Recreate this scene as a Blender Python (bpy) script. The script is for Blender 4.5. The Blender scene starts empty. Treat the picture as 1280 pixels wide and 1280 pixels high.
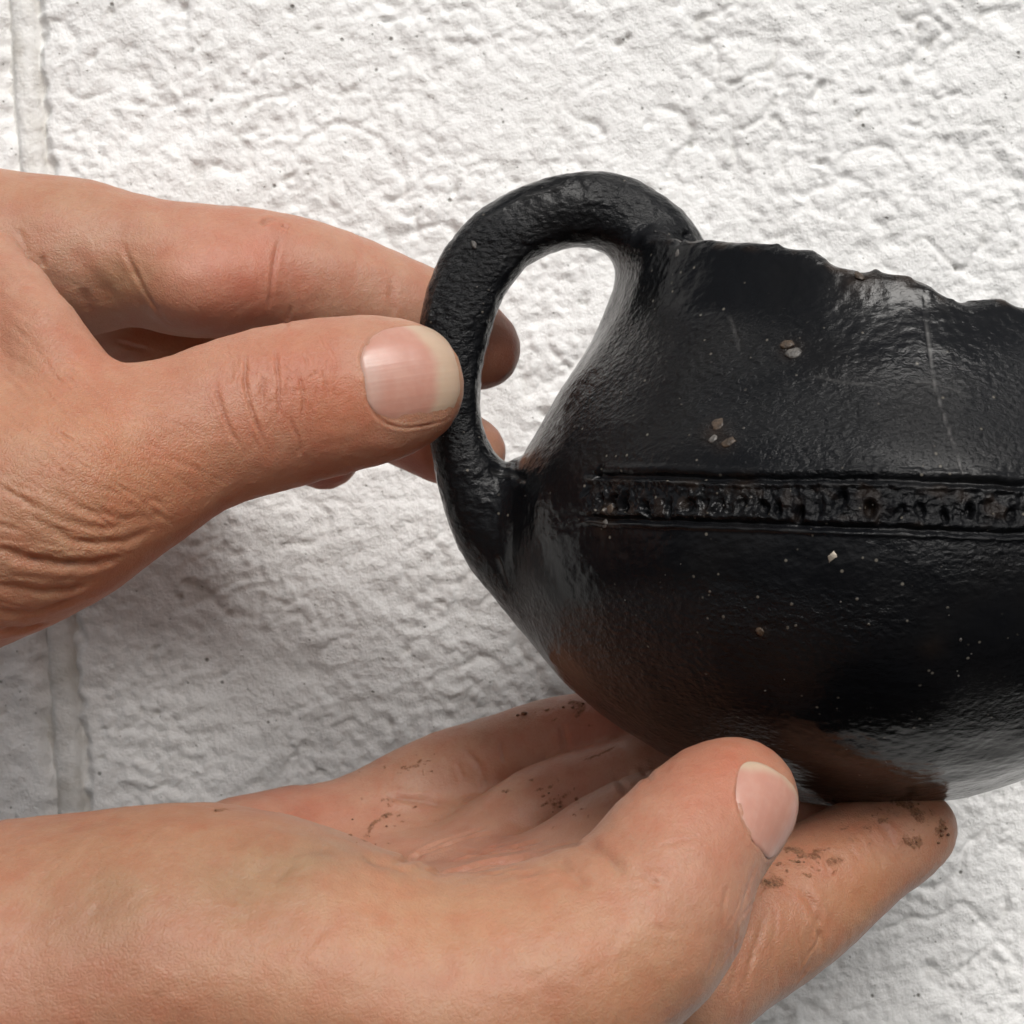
import bpy, math, time
import numpy as np
from mathutils import Matrix, Vector
T0 = time.time()
scene = bpy.context.scene
COL = scene.collection
rng = np.random.default_rng(7)

# ------------------------------------------------------------------ camera, sky, sun, exposure
# working frame: millimetres, x right, y away from the lens, z up, lens at (0,-D,0), pot axis plane y = 0
D, F = 300.0, 2250.0                 # lens to pot axis plane (mm); focal length in photo pixels (1280 wide)
ROLL = math.radians(3.4)             # the phone was held a little rolled against the plumb wall joint
CA, SA = math.cos(ROLL), math.sin(ROLL)
H0 = 1.30                            # height of the lens above the ground (m)
SUN_ELEV, SUN_AZ = math.radians(42), math.radians(18)   # azimuth: towards the right of straight out of the wall
EXPOSURE = 0.70

cam_d = bpy.data.cameras.new('camera')
cam = bpy.data.objects.new('camera', cam_d)
COL.objects.link(cam)
cam.matrix_world = Matrix(((CA, SA, 0, 0), (0, 0, -1, -D / 1000), (-SA, CA, 0, H0), (0, 0, 0, 1)))
cam_d.sensor_width = 36.0
cam_d.lens = 36.0 * F / 1280.0
cam_d.clip_start, cam_d.clip_end = 0.01, 50.0
cam_d.dof.use_dof = True
cam_d.dof.focus_distance = 0.272
cam_d.dof.aperture_fstop = cam_d.lens / 1.0      # about 1 mm wide opening
scene.camera = cam

world = bpy.data.worlds.new('World')
scene.world = world
world.use_nodes = True
wn, wl = world.node_tree.nodes, world.node_tree.links
wn.clear()
sky = wn.new('ShaderNodeTexSky')
sky.sky_type = 'NISHITA'
sky.sun_disc = False
sky.sun_elevation = SUN_ELEV
sky.sun_rotation = math.pi - SUN_AZ
sky.dust_density = 4.0
sky.air_density = 1.0
hs = wn.new('ShaderNodeHueSaturation')           # cloud cover: a nearly grey sky
hs.inputs['Saturation'].default_value = 0.22
bg = wn.new('ShaderNodeBackground')
bg.inputs['Strength'].default_value = 0.058
wo = wn.new('ShaderNodeOutputWorld')
wl.new(sky.outputs[0], hs.inputs['Color']); wl.new(hs.outputs[0], bg.inputs['Color']); wl.new(bg.outputs[0], wo.inputs[0])

sun_d = bpy.data.lights.new('sun', 'SUN')
sun_d.energy = 1.5
sun_d.angle = math.radians(24)
sun_d.color = (1.0, 0.97, 0.93)
sun = bpy.data.objects.new('sun', sun_d)
COL.objects.link(sun)
to_sun = Vector((math.cos(SUN_ELEV) * math.sin(SUN_AZ), -math.cos(SUN_ELEV) * math.cos(SUN_AZ), math.sin(SUN_ELEV)))
sun.rotation_euler = to_sun.to_track_quat('Z', 'Y').to_euler()
sun.location = (0.5, -1, 2.5)

scene.view_settings.view_transform = 'Standard'
scene.view_settings.look = 'None'
scene.view_settings.gamma = 1.0
scene.view_settings.use_curve_mapping = False
scene.view_settings.exposure = EXPOSURE
scene.cycles.max_bounces = 6
scene.cycles.diffuse_bounces = 4
scene.cycles.glossy_bounces = 3
scene.cycles.caustics_reflective = False

# ------------------------------------------------------------------ helpers
def P(px, py, y=0.0):
    s = (D + y) / F
    return np.array([(px - 640.0) * s, y, (640.0 - py) * s])

def to_world(v):
    v = np.asarray(v, np.float64) / 1000.0
    return np.stack([v[:, 0] * CA + v[:, 2] * SA, v[:, 1], -v[:, 0] * SA + v[:, 2] * CA + H0], 1)

def from_world(v):
    x, y, z = v[:, 0] * 1000, v[:, 1] * 1000, (v[:, 2] - H0) * 1000
    return np.stack([x * CA - z * SA, y, x * SA + z * CA], 1)

def to_px(v):
    s = F / (D + v[:, 1])
    return np.stack([640 + v[:, 0] * s, 640 - v[:, 2] * s], 1)

_perm = np.random.default_rng(3).permutation(256).astype(np.int32)
_perm = np.concatenate([_perm, _perm, _perm])
_grad = np.random.default_rng(4).normal(size=(256, 3)).astype(np.float32)
_grad /= np.linalg.norm(_grad, axis=1, keepdims=True)

def noise(p, seed=0):
    p = np.asarray(p, np.float32) + np.float32(seed * 17.31)
    i = np.floor(p).astype(np.int32); f = p - i
    i &= 255
    u = f * f * f * (f * (f * 6 - 15) + 10)
    out = 0
    for dx in (0, 1):
        wx = u[:, 0] if dx else 1 - u[:, 0]
        a = _perm[(i[:, 0] + dx) & 255]
        for dy in (0, 1):
            wy = u[:, 1] if dy else 1 - u[:, 1]
            b = _perm[a + ((i[:, 1] + dy) & 255)]
            for dz in (0, 1):
                wz = u[:, 2] if dz else 1 - u[:, 2]
                g = _grad[_perm[b + ((i[:, 2] + dz) & 255)]]
                out = out + wx * wy * wz * (g[:, 0] * (f[:, 0] - dx) + g[:, 1] * (f[:, 1] - dy) + g[:, 2] * (f[:, 2] - dz))
    return out * 1.6

def fbm(p, octaves=4, gain=0.5, seed=0):
    a, s, out = 1.0, 1.0, 0
    for k in range(octaves):
        out = out + a * noise(p * s, seed + k)
        a *= gain; s *= 2.03
    return out

def sstep(a, b, x):
    t = np.clip((x - a) / (b - a), 0, 1)
    return t * t * (3 - 2 * t)

def smin(a, b, k):
    h = np.maximum(k - np.abs(a - b), 0) / k
    return np.minimum(a, b) - h * h * k * 0.25

def smax(a, b, k):
    return -smin(-a, -b, k)

def cone(p, a, b, ra, rb, sy=1.0):
    """capsule of changing radius; sy > 1 squeezes it along y"""
    q = p - a.astype(np.float32)
    ba = (b - a).astype(np.float32)
    if sy != 1.0:
        q = q * np.array([1, sy, 1], np.float32); ba = ba * np.array([1, sy, 1], np.float32)
    h = np.clip(q @ ba / max(float(ba @ ba), 1e-6), 0, 1)
    q = q - h[:, None] * ba
    return np.sqrt(np.einsum('ij,ij->i', q, q)) - (ra + (rb - ra) * h).astype(np.float32)

def balls(spec):
    """[(px,py,y,r_px), ...] -> centres and radii in mm"""
    return [(P(a, b, c), r * (D + c) / F) for a, b, c, r in spec]

def dense(bl, n=3):
    """Catmull-Rom through the centres and radii"""
    if len(bl) < 3: return bl
    q = np.array([[*c, r] for c, r in bl]); q = np.concatenate([[2 * q[0] - q[1]], q, [2 * q[-1] - q[-2]]])
    out = []
    for i in range(1, len(q) - 2):
        for t in np.arange(n) / n:
            out.append(.5 * (2 * q[i] + (q[i + 1] - q[i - 1]) * t + (2 * q[i - 1] - 5 * q[i] + 4 * q[i + 1] - q[i + 2]) * t ** 2 + (-q[i - 1] + 3 * q[i] - 3 * q[i + 1] + q[i + 2]) * t ** 3))
    out.append(q[-2])
    return [(o[:3], o[3]) for o in out]

def chain(p, bl, k=2.0, sy=1.0, far=9.0):
    """smooth union of tapering capsules; points well away from it just get a large distance"""
    c = np.array([b[0] for b in bl]); r = max(b[1] for b in bl) + far; e = np.array([r, r / min(sy, 1.0), r])
    m = np.all((p > (c.min(0) - e)) & (p < (c.max(0) + e)), axis=1)
    out = np.full(len(p), 30.0, np.float32)
    if not m.any(): return out
    q = p[m]; d = None
    for (a, ra), (b, rb) in zip(bl[:-1], bl[1:]):
        x = cone(q, a, b, ra, rb, sy)
        d = x if d is None else smin(d, x, k)
    out[m] = d
    return out

def surface_nets(f, origin, h):
    s = f < 0
    c = np.zeros(tuple(n - 1 for n in f.shape), np.int8)
    offs = [(i, j, k) for i in (0, 1) for j in (0, 1) for k in (0, 1)]
    nx, ny, nz = f.shape
    for i, j, k in offs:
        c += s[i:nx - 1 + i, j:ny - 1 + j, k:nz - 1 + k]
    act = (c > 0) & (c < 8)
    cells = np.argwhere(act)
    idx = np.full(act.shape, -1, np.int64)
    idx[act] = np.arange(len(cells))
    pos = np.zeros((len(cells), 3)); cnt = np.zeros(len(cells))
    for a in offs:
        for ax in range(3):
            if a[ax]: continue
            b = list(a); b[ax] = 1
            fa = f[cells[:, 0] + a[0], cells[:, 1] + a[1], cells[:, 2] + a[2]]
            fb = f[cells[:, 0] + b[0], cells[:, 1] + b[1], cells[:, 2] + b[2]]
            m = (fa < 0) != (fb < 0)
            t = np.where(m, fa / np.where(m, fa - fb, 1), 0)
            q = np.array(a, float)[None].repeat(len(cells), 0); q[:, ax] = t
            pos[m] += q[m]; cnt += m
    pos = (cells + pos / cnt[:, None]) * h + origin
    quads = []
    for ax in range(3):
        u, v = (ax + 1) % 3, (ax + 2) % 3
        lo = [slice(None)] * 3; hi = [slice(None)] * 3
        lo[ax] = slice(0, -1); hi[ax] = slice(1, None)
        s0, s1 = s[tuple(lo)], s[tuple(hi)]
        e = np.argwhere(s0 != s1)
        e = e[(e[:, u] > 0) & (e[:, v] > 0) & (e[:, u] < f.shape[u] - 1) & (e[:, v] < f.shape[v] - 1)]
        du = np.zeros(3, int); du[u] = 1
        dv = np.zeros(3, int); dv[v] = 1
        g = lambda o: idx[tuple((e - o).T)]
        q = np.stack([g(du + dv), g(dv), g(0 * du), g(du)], 1)
        flip = ~s[tuple(e.T)]
        q[flip] = q[flip][:, ::-1]
        quads.append(q)
    return pos, np.concatenate(quads)

def sdf_mesh(fn, lo, hi, h, block=4):
    lo = np.array(lo, float); hi = np.array(hi, float)
    nb = np.ceil((hi - lo) / (h * block)).astype(int)
    H = h * block
    gx = [lo[i] + (np.arange(nb[i]) + 0.5) * H - h * 0.5 for i in range(3)]
    cc = np.stack(np.meshgrid(*gx, indexing='ij'), -1).reshape(-1, 3).astype(np.float32)
    d = fn(cc).reshape(nb)
    f = np.repeat(np.repeat(np.repeat(d, block, 0), block, 1), block, 2).astype(np.float32)
    near = np.argwhere(np.abs(d) < H * 1.15 + 0.4)
    o = np.stack(np.meshgrid(*[np.arange(block)] * 3, indexing='ij'), -1).reshape(-1, 3)
    for chunk in np.array_split(near, max(1, len(near) * block ** 3 // 400000)):
        ii = (chunk[:, None] * block + o[None]).reshape(-1, 3)
        f[tuple(ii.T)] = fn((ii * h + lo).astype(np.float32))
    return surface_nets(f, lo, h)

def make_mesh(name, verts, faces, smooth=True, ngons=()):
    """faces: (n,4) or (n,3) int array; ngons: further faces as lists"""
    me = bpy.data.meshes.new(name)
    verts = np.asarray(verts, np.float32); faces = np.asarray(faces, np.int32)
    k = faces.shape[1]
    loops = np.concatenate([faces.ravel()] + [np.asarray(g, np.int32) for g in ngons])
    starts = np.concatenate([np.arange(len(faces)) * k, faces.size + np.cumsum([0] + [len(g) for g in ngons])[:-1] if len(ngons) else []]).astype(np.int32)
    me.vertices.add(len(verts)); me.vertices.foreach_set('co', verts.ravel())
    me.loops.add(len(loops)); me.loops.foreach_set('vertex_index', loops.astype(np.int32))
    me.polygons.add(len(starts))
    me.polygons.foreach_set('loop_start', starts)
    me.update(calc_edges=True)
    me.validate()
    me.polygons.foreach_set('use_smooth', np.full(len(me.polygons), smooth))
    return me

def get_co(me):
    a = np.empty(len(me.vertices) * 3, np.float32); me.vertices.foreach_get('co', a); return a.reshape(-1, 3).astype(np.float64)

def get_quads(me):
    a = np.empty(len(me.loops), np.int32); me.loops.foreach_get('vertex_index', a); return a.reshape(-1, 4)

def subdivide(v, q):
    """one Catmull-Clark step on a closed quad mesh"""
    nv, nf = len(v), len(q)
    a, b = q.ravel(), np.roll(q, -1, 1).ravel()
    lo_, hi_ = np.minimum(a, b), np.maximum(a, b)
    keys, inv = np.unique(lo_.astype(np.int64) * nv + hi_, return_inverse=True)
    ne = len(keys); e0, e1 = keys // nv, keys % nv
    fp = v[q].mean(1)
    ecount = np.bincount(inv, minlength=ne)
    face_of = np.repeat(np.arange(nf), 4)
    fsum = np.stack([np.bincount(inv, fp[face_of, k], ne) for k in range(3)], 1)
    mid = (v[e0] + v[e1]) / 2
    ep = np.where((ecount == 2)[:, None], (v[e0] + v[e1] + fsum) / 4, mid)
    val = np.bincount(a, minlength=nv).astype(float)
    Fa = np.stack([np.bincount(a, fp[face_of, k], nv) for k in range(3)], 1) / np.maximum(val, 1)[:, None]
    deg = np.bincount(e0, minlength=nv) + np.bincount(e1, minlength=nv)
    Ra = np.stack([np.bincount(e0, mid[:, k], nv) + np.bincount(e1, mid[:, k], nv) for k in range(3)], 1) / np.maximum(deg, 1)[:, None]
    n = np.maximum(val, 3)[:, None]
    vp = (Fa + 2 * Ra + (n - 3) * v) / n
    ei = inv.reshape(nf, 4) + nv; ci = np.arange(nf) + nv + ne
    out = np.stack([np.stack([q[:, k], ei[:, k], ci, ei[:, k - 1]], 1) for k in range(4)], 1).reshape(-1, 4)
    return np.concatenate([vp, ep, fp]), out

def refine(v, q, ng, mask):
    """split the masked quads in four; unsplit neighbours take the new edge points, so the surface stays closed"""
    nv = len(v); m = np.where(mask)[0]; qs = q[m]
    a, b = qs, np.roll(qs, -1, 1)
    key = np.minimum(a, b).astype(np.int64) * nv + np.maximum(a, b)
    keys, inv = np.unique(key.ravel(), return_inverse=True); ei = inv.reshape(-1, 4) + nv
    mid = (v[keys // nv] + v[keys % nv]) / 2
    ci = np.arange(len(m)) + nv + len(keys)
    v2 = np.concatenate([v, mid, v[qs].mean(1)])
    sub = np.stack([np.stack([qs[:, k], ei[:, k], ci, ei[:, k - 1]], 1) for k in range(4)], 1).reshape(-1, 4)
    rest = q[~mask]
    a, b = rest, np.roll(rest, -1, 1)
    key = np.minimum(a, b).astype(np.int64) * nv + np.maximum(a, b)
    pos = np.searchsorted(keys, key.ravel()).clip(0, len(keys) - 1)
    hit = (keys[pos] == key.ravel()).reshape(-1, 4); pos = pos.reshape(-1, 4)
    tr = hit.any(1); new = []
    for f, h_, p_ in zip(rest[tr], hit[tr], pos[tr]):
        g = []
        for k in range(4):
            g.append(int(f[k]))
            if h_[k]: g.append(int(p_[k]) + nv)
        new.append(g)
    for g in ng:
        o = []
        for x, y in zip(g, g[1:] + g[:1]):
            o.append(x); kk = min(x, y) * nv + max(x, y); p_ = np.searchsorted(keys, kk)
            if p_ < len(keys) and keys[p_] == kk: o.append(int(p_) + nv)
        new.append(o)
    q2 = np.concatenate([rest[~tr], sub])
    # relax the new region a little so that the split faces follow the curve
    touched = np.zeros(len(v2), bool); touched[sub.ravel()] = True
    for _ in range(2):
        acc = np.zeros_like(v2); cnt = np.zeros(len(v2))
        for k in range(4):
            x, y = sub[:, k], sub[:, (k + 1) % 4]
            for ax in range(3): acc[:, ax] += np.bincount(x, v2[y, ax], len(v2)) + np.bincount(y, v2[x, ax], len(v2))
            cnt += np.bincount(x, minlength=len(v2)) + np.bincount(y, minlength=len(v2))
        for g in new: touched[g] = False
        t = touched & (cnt > 0)
        v2[t] = .5 * v2[t] + .5 * acc[t] / cnt[t, None]
    return v2, q2, new

def in_view(v, q, n, pad=25, facing=.12):
    """quads turned to the lens and inside the frame"""
    px = to_px(v); d = v + np.array([0, D, 0]); d /= np.linalg.norm(d, axis=1, keepdims=True)
    ok = (px[:, 0] > -pad) & (px[:, 0] < 1280 + pad) & (px[:, 1] > -pad) & (px[:, 1] < 1280 + pad) & ((n * d).sum(1) < facing)
    return ok[q].all(1)

def vnormals(v, q):
    n = np.cross(v[q[:, 2]] - v[q[:, 0]], v[q[:, 3 if q.shape[1] == 4 else 1]] - v[q[:, 1 if q.shape[1] == 4 else 0]])
    if q.shape[1] == 3: n = np.cross(v[q[:, 1]] - v[q[:, 0]], v[q[:, 2]] - v[q[:, 0]])
    out = np.zeros_like(v)
    for c in range(q.shape[1]):
        for ax in range(3):
            out[:, ax] += np.bincount(q[:, c], n[:, ax], len(v))
    return out / np.maximum(np.linalg.norm(out, axis=1, keepdims=True), 1e-12)

def add_attr(me, name, arr):
    arr = np.asarray(arr, np.float32)
    if arr.ndim == 1:
        at = me.attributes.new(name, 'FLOAT', 'POINT'); at.data.foreach_set('value', arr)
    else:
        at = me.attributes.new(name, 'FLOAT_COLOR', 'POINT')
        at.data.foreach_set('color', np.concatenate([arr, np.ones((len(arr), 1), np.float32)], 1).ravel())

def link(name, me, mat, parent=None, origin=None):
    """origin: world point of the object's origin; mesh vertices are given in world metres"""
    ob = bpy.data.objects.new(name, me)
    me.name = name
    me.materials.append(mat)
    COL.objects.link(ob)
    if parent is not None:
        ob.parent = parent
        origin = parent['_o'] if origin is None else origin
        off = Vector(origin) - Vector(parent['_o'])
    else:
        off = Vector(origin)
    me.transform(Matrix.Translation(-Vector(origin)))
    ob.location = off
    ob['_o'] = tuple(origin)
    return ob

def tag(o, label, cat=None, group=None, kind=None):
    o['label'] = label
    if cat: o['category'] = cat
    if group: o['group'] = group
    if kind: o['kind'] = kind

def project(fn, pls, step=4):
    """many photo polylines laid on a surface in one go"""
    rs = [resample(pl if len(pl) > 1 else [pl[0], (pl[0][0] + 1, pl[0][1])], step) for pl in pls]
    if not rs: return []
    pts, ok = raymarch(fn, np.concatenate(rs))
    out, i = [], 0
    for r in rs:
        out.append(pts[i:i + len(r)][ok[i:i + len(r)]]); i += len(r)
    return out

def raymarch(fn, pts_px, t0=150.0, t1=480.0):
    pts_px = np.asarray(pts_px, float)
    d = np.stack([(pts_px[:, 0] - 640) / F, np.ones(len(pts_px)), (640 - pts_px[:, 1]) / F], 1)
    d /= np.linalg.norm(d, axis=1, keepdims=True)
    o = np.array([0, -D, 0.0]); t = np.full(len(d), t0)
    for _ in range(75):
        f = fn((o + d * t[:, None]).astype(np.float32))
        t = t + np.clip(f * 0.75, -2, 7)
    ok = (np.abs(f) < 0.4) & (t < t1)
    return o + d * t[:, None], ok

def resample(pl, step):
    pl = np.asarray(pl, float)
    # smooth (Catmull-Rom like) by dense linear then box filter
    seg = np.linalg.norm(np.diff(pl, axis=0), axis=1); s = np.concatenate([[0], np.cumsum(seg)])
    n = max(4, int(s[-1] / step))
    u = np.linspace(0, s[-1], n)
    out = np.stack([np.interp(u, s, pl[:, k]) for k in range(pl.shape[1])], 1)
    for _ in range(3):
        out[1:-1] = (out[:-2] + 2 * out[1:-1] + out[2:]) / 4
    return out

class Near:
    """vertices sorted along x for quick box queries"""
    def __init__(self, v):
        self.v = v; self.o = np.argsort(v[:, 0]); self.x = v[self.o, 0]
    def box(self, lo, hi):
        c = self.o[np.searchsorted(self.x, lo[0]):np.searchsorted(self.x, hi[0])]
        w = self.v[c]
        return c[(w[:, 1] > lo[1]) & (w[:, 1] < hi[1]) & (w[:, 2] > lo[2]) & (w[:, 2] < hi[2])]

def poly_dist(near, pl, reach):
    """vertices within reach of a 3D polyline: their ids, distance and position along it (0..1)"""
    ids = near.box(pl.min(0) - reach, pl.max(0) + reach)
    v = near.v
    if len(ids) == 0: return ids, np.zeros(0), np.zeros(0)
    q = v[ids]; best = np.full(len(q), np.inf); bs = np.zeros(len(q)); n = len(pl) - 1
    for i in range(n):
        a, b = pl[i], pl[i + 1]; ba = b - a
        h = np.clip((q - a) @ ba / max(ba @ ba, 1e-9), 0, 1)
        e = np.linalg.norm(q - a - h[:, None] * ba, axis=1)
        w = e < best
        best[w] = e[w]; bs[w] = (i + h[w]) / n
    return ids, best, bs

# ------------------------------------------------------------------ node helpers
class NT:
    def __init__(self, name):
        self.m = bpy.data.materials.new(name); self.m.use_nodes = True
        self.t = self.m.node_tree; self.t.nodes.clear()
        self.out = self.t.nodes.new('ShaderNodeOutputMaterial')
        self.b = self.t.nodes.new('ShaderNodeBsdfPrincipled')
        self.t.links.new(self.b.outputs[0], self.out.inputs['Surface'])
        tc = self.t.nodes.new('ShaderNodeTexCoord')
        mp = self.t.nodes.new('ShaderNodeMapping'); mp.inputs['Scale'].default_value = (1000, 1000, 1000)   # metres -> mm
        self.t.links.new(tc.outputs['Object'], mp.inputs['Vector'])
        self.co = mp.outputs[0]
    def set(self, i, v):
        if isinstance(v, bpy.types.NodeSocket): self.t.links.new(v, i)
        else: i.default_value = v
    def node(self, kind, **kw):
        n = self.t.nodes.new(kind)
        for k, v in kw.items():
            if k.startswith('_'): setattr(n, k[1:], v)
            else: self.set(n.inputs[k.replace('__', ' ')], v)
        return n
    def p(self, **kw):
        for k, v in kw.items(): self.set(self.b.inputs[k.replace('__', ' ')], v)
    def noise(self, scale, detail=3, rough=0.55, vec=None, dist=0.0):
        return self.node('ShaderNodeTexNoise', Vector=self.co if vec is None else vec, Scale=scale, Detail=detail, Roughness=rough, Distortion=dist).outputs[0]
    def voro(self, scale, feature='F1', vec=None, out=0):
        n = self.node('ShaderNodeTexVoronoi', _feature=feature, Vector=self.co if vec is None else vec, Scale=scale)
        return n.outputs[out]
    def math(self, op, a, b=0.0, c=0.0, clamp=False):
        n = self.node('ShaderNodeMath', _operation=op, _use_clamp=clamp)
        self.set(n.inputs[0], a); self.set(n.inputs[1], b); self.set(n.inputs[2], c)
        return n.outputs[0]
    def ramp(self, v, a, b, lo=0.0, hi=1.0):
        n = self.node('ShaderNodeMapRange', _interpolation_type='SMOOTHSTEP', Value=v)
        for k, x in zip((1, 2, 3, 4), (a, b, lo, hi)): self.set(n.inputs[k], x)
        return n.outputs[0]
    def mix(self, f, a, b, mode='MIX'):
        n = self.node('ShaderNodeMix', _data_type='RGBA', _blend_type=mode)
        self.set(n.inputs[0], f); self.set(n.inputs[6], a); self.set(n.inputs[7], b)
        return n.outputs[2]
    def attr(self, name, out='Fac'):
        return self.node('ShaderNodeAttribute', _attribute_name=name).outputs[out]
    def scaled(self, s, rot=(0, 0, 0)):
        n = self.node('ShaderNodeMapping', Vector=self.co)
        n.inputs['Scale'].default_value = s; n.inputs['Rotation'].default_value = rot
        return n.outputs[0]
    def bump(self, h, dist_mm, strength=1.0, normal=None):
        n = self.node('ShaderNodeBump', Height=h, Distance=dist_mm / 1000.0, Strength=strength)
        if normal is not None: self.set(n.inputs['Normal'], normal)
        return n.outputs[0]

def rgb(r, g, b): return (r, g, b, 1.0)

# ------------------------------------------------------------------ materials
def mat_paint():
    n = NT('white_masonry_paint')
    speck = n.math('MAXIMUM', n.ramp(n.voro(0.16), 0.09, 0.04), n.math('MULTIPLY', n.ramp(n.voro(0.42), 0.13, 0.06), .7))                     # rare pin holes where the paint has not closed
    gate = n.ramp(n.noise(0.35, 2), 0.47, 0.56)
    sp = n.math('MULTIPLY', speck, gate)
    hole = n.attr('pit')
    grime = n.math('MULTIPLY', n.ramp(n.noise(0.05, 5, 0.62), 0.45, 0.72), 0.35)
    c = n.mix(grime, rgb(.84, .84, .83), rgb(.74, .735, .715))
    c = n.mix(n.ramp(n.noise(0.9, 4, 0.6), 0.55, 0.8, 0, .25), c, rgb(.62, .60, .56))
    c = n.mix(hole, c, rgb(.30, .28, .24))
    c = n.mix(n.math('MULTIPLY', sp, .8), c, rgb(.16, .15, .13))
    n.p(Base__Color=c, Roughness=0.62)
    n.b.inputs['Specular IOR Level'].default_value = 0.3
    h = n.math('ADD', n.noise(0.9, 5, 0.6), n.math('MULTIPLY', n.noise(3.2, 3, 0.5), 0.25))
    h = n.math('SUBTRACT', h, n.math('MULTIPLY', sp, .6))
    n.p(Normal=n.bump(h, 0.62, 0.9))
    return n.m

def mat_mortar():
    n = NT('painted_mortar')
    c = n.mix(n.ramp(n.noise(0.12, 4), 0.4, 0.7), rgb(.78, .775, .755), rgb(.60, .58, .54))
    sp = n.math('MULTIPLY', n.ramp(n.voro(0.28), 0.12, 0.06), n.ramp(n.noise(0.4, 2), 0.46, 0.55))
    c = n.mix(sp, c, rgb(.22, .2, .17))
    n.p(Base__Color=c, Roughness=0.6)
    n.p(Normal=n.bump(n.math('ADD', n.noise(0.7, 5, .65), n.math('MULTIPLY', sp, -.5)), 0.7, 0.9))
    return n.m

def mat_pot():
    n = NT('wet_black_burnished_clay')
    g1 = n.noise(1.5, 3, 0.6, vec=n.scaled((0.6, 0.6, 1.0)))
    g2 = n.noise(3.2, 3, 0.7, vec=n.scaled((0.75, 0.75, 1.0)))
    patch = n.ramp(n.noise(0.06, 3, 0.5), 0.42, 0.60)
    c = n.mix(n.ramp(n.noise(0.05, 4), 0.4, 0.7), rgb(.005, .0054, .0064), rgb(.0075, .0074, .0078))
    warm = n.attr('warm')
    c = n.mix(warm, c, rgb(.06, .035, .02))
    pale = n.attr('pale')
    c = n.mix(pale, c, rgb(.30, .29, .28))
    dots = n.math('MULTIPLY', n.ramp(n.voro(0.55), 0.16, 0.08), n.ramp(n.noise(0.25, 2), 0.52, 0.6))
    c = n.mix(n.math('MULTIPLY', dots, 0.55), c, rgb(.20, .18, .15))
    rough = n.math('ADD', 0.09, n.math('MULTIPLY', patch, 0.08))
    n.p(Base__Color=c, Roughness=rough)
    n.b.inputs['IOR'].default_value = 1.33          # a film of water
    n.b.inputs['Specular IOR Level'].default_value = 0.36
    n.b.inputs['Coat Weight'].default_value = 0.0
    n.b.inputs['Coat Roughness'].default_value = 0.12
    rg = n.math('ADD', 0.18, n.math('MULTIPLY', n.attr('rough'), 1.15))
    grain = n.ramp(n.voro(1.3, 'SMOOTH_F1', vec=n.scaled((0.7, 0.7, 1.0))), 0.1, 0.6)
    h = n.math('ADD', n.math('MULTIPLY', g1, 0.7), n.math('MULTIPLY', g2, 0.6))
    h = n.math('SUBTRACT', h, n.math('MULTIPLY', grain, 0.35))
    h = n.math('ADD', h, n.math('MULTIPLY', dots, 0.3))
    h = n.math('MULTIPLY', h, rg)
    nb = n.bump(h, 0.30, 0.9)
    n.p(Normal=nb)
    n.set(n.b.inputs['Coat Normal'], nb)
    return n.m

def mat_grit(name, col):
    n = NT(name)
    c = n.mix(n.ramp(n.noise(1.2, 3), 0.35, 0.65), rgb(*col), rgb(*[x * 0.45 for x in col]))
    n.p(Base__Color=c, Roughness=0.45, Normal=n.bump(n.noise(2.5, 3), 0.2, 0.8))
    return n.m

def mat_skin():
    n = NT('skin')
    base = n.attr('skin', 'Color')
    blot = n.noise(0.22, 5, 0.6)
    c = n.mix(n.ramp(blot, 0.42, 0.66, 0, .45), base, n.mix(1.0, base, rgb(1.0, .78, .74), 'MULTIPLY'))
    c = n.mix(n.ramp(n.noise(0.5, 4, 0.6), 0.5, 0.75, 0, .22), c, n.mix(1.0, base, rgb(1.06, 1.12, 1.12), 'MULTIPLY'))
    fine = n.noise(1.6, 4, 0.65)
    c = n.mix(n.ramp(fine, 0.48, 0.66, 0, .34), c, n.mix(1.0, base, rgb(.88, .76, .70), 'MULTIPLY'))
    d = n.attr('dirt')
    dm = n.ramp(n.math('ADD', d, n.math('MULTIPLY', n.math('SUBTRACT', n.noise(1.1, 5, 0.7), 0.5), 1.5)), 0.36, 0.72)
    dm = n.math('MULTIPLY', dm, n.ramp(d, 0.03, 0.15))
    c = n.mix(n.math('MULTIPLY', dm, 0.9), c, n.mix(n.ramp(n.noise(2.5, 2), .4, .6), rgb(.14, .056, .027), rgb(.24, .115, .06)))
    n.p(Base__Color=c, Roughness=n.math('ADD', 0.44, n.math('MULTIPLY', dm, 0.4)))
    n.b.inputs['Specular IOR Level'].default_value = 0.38
    n.b.inputs['Subsurface Weight'].default_value = 0.55
    n.b.inputs['Subsurface Radius'].default_value = (1.0, 0.36, 0.2)
    n.b.inputs['Subsurface Scale'].default_value = 0.0022
    # relief: small skin cells, finer on the back than on the palm, and creased lines
    wv = n.node('ShaderNodeVectorMath', _operation='ADD')
    n.set(wv.inputs[0], n.co); n.set(wv.inputs[1], n.node('ShaderNodeTexNoise', Vector=n.co, Scale=.8, Detail=2.0).outputs[1])
    cells = n.voro(1.7, 'DISTANCE_TO_EDGE', vec=wv.outputs[0])
    cells = n.ramp(cells, 0.0, 0.30)
    ridg = n.noise(1.1, 4, 0.6)
    h = n.math('ADD', n.math('MULTIPLY', cells, n.math('ADD', .10, n.math('MULTIPLY', n.attr('coarse'), .22))), n.math('MULTIPLY', ridg, .55))
    h = n.math('ADD', h, n.math('MULTIPLY', n.noise(3.2, 3, .7), .42))
    h = n.math('ADD', h, n.math('MULTIPLY', dm, .5))
    n.p(Normal=n.bump(h, 0.24, 0.7))
    return n.m

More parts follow.
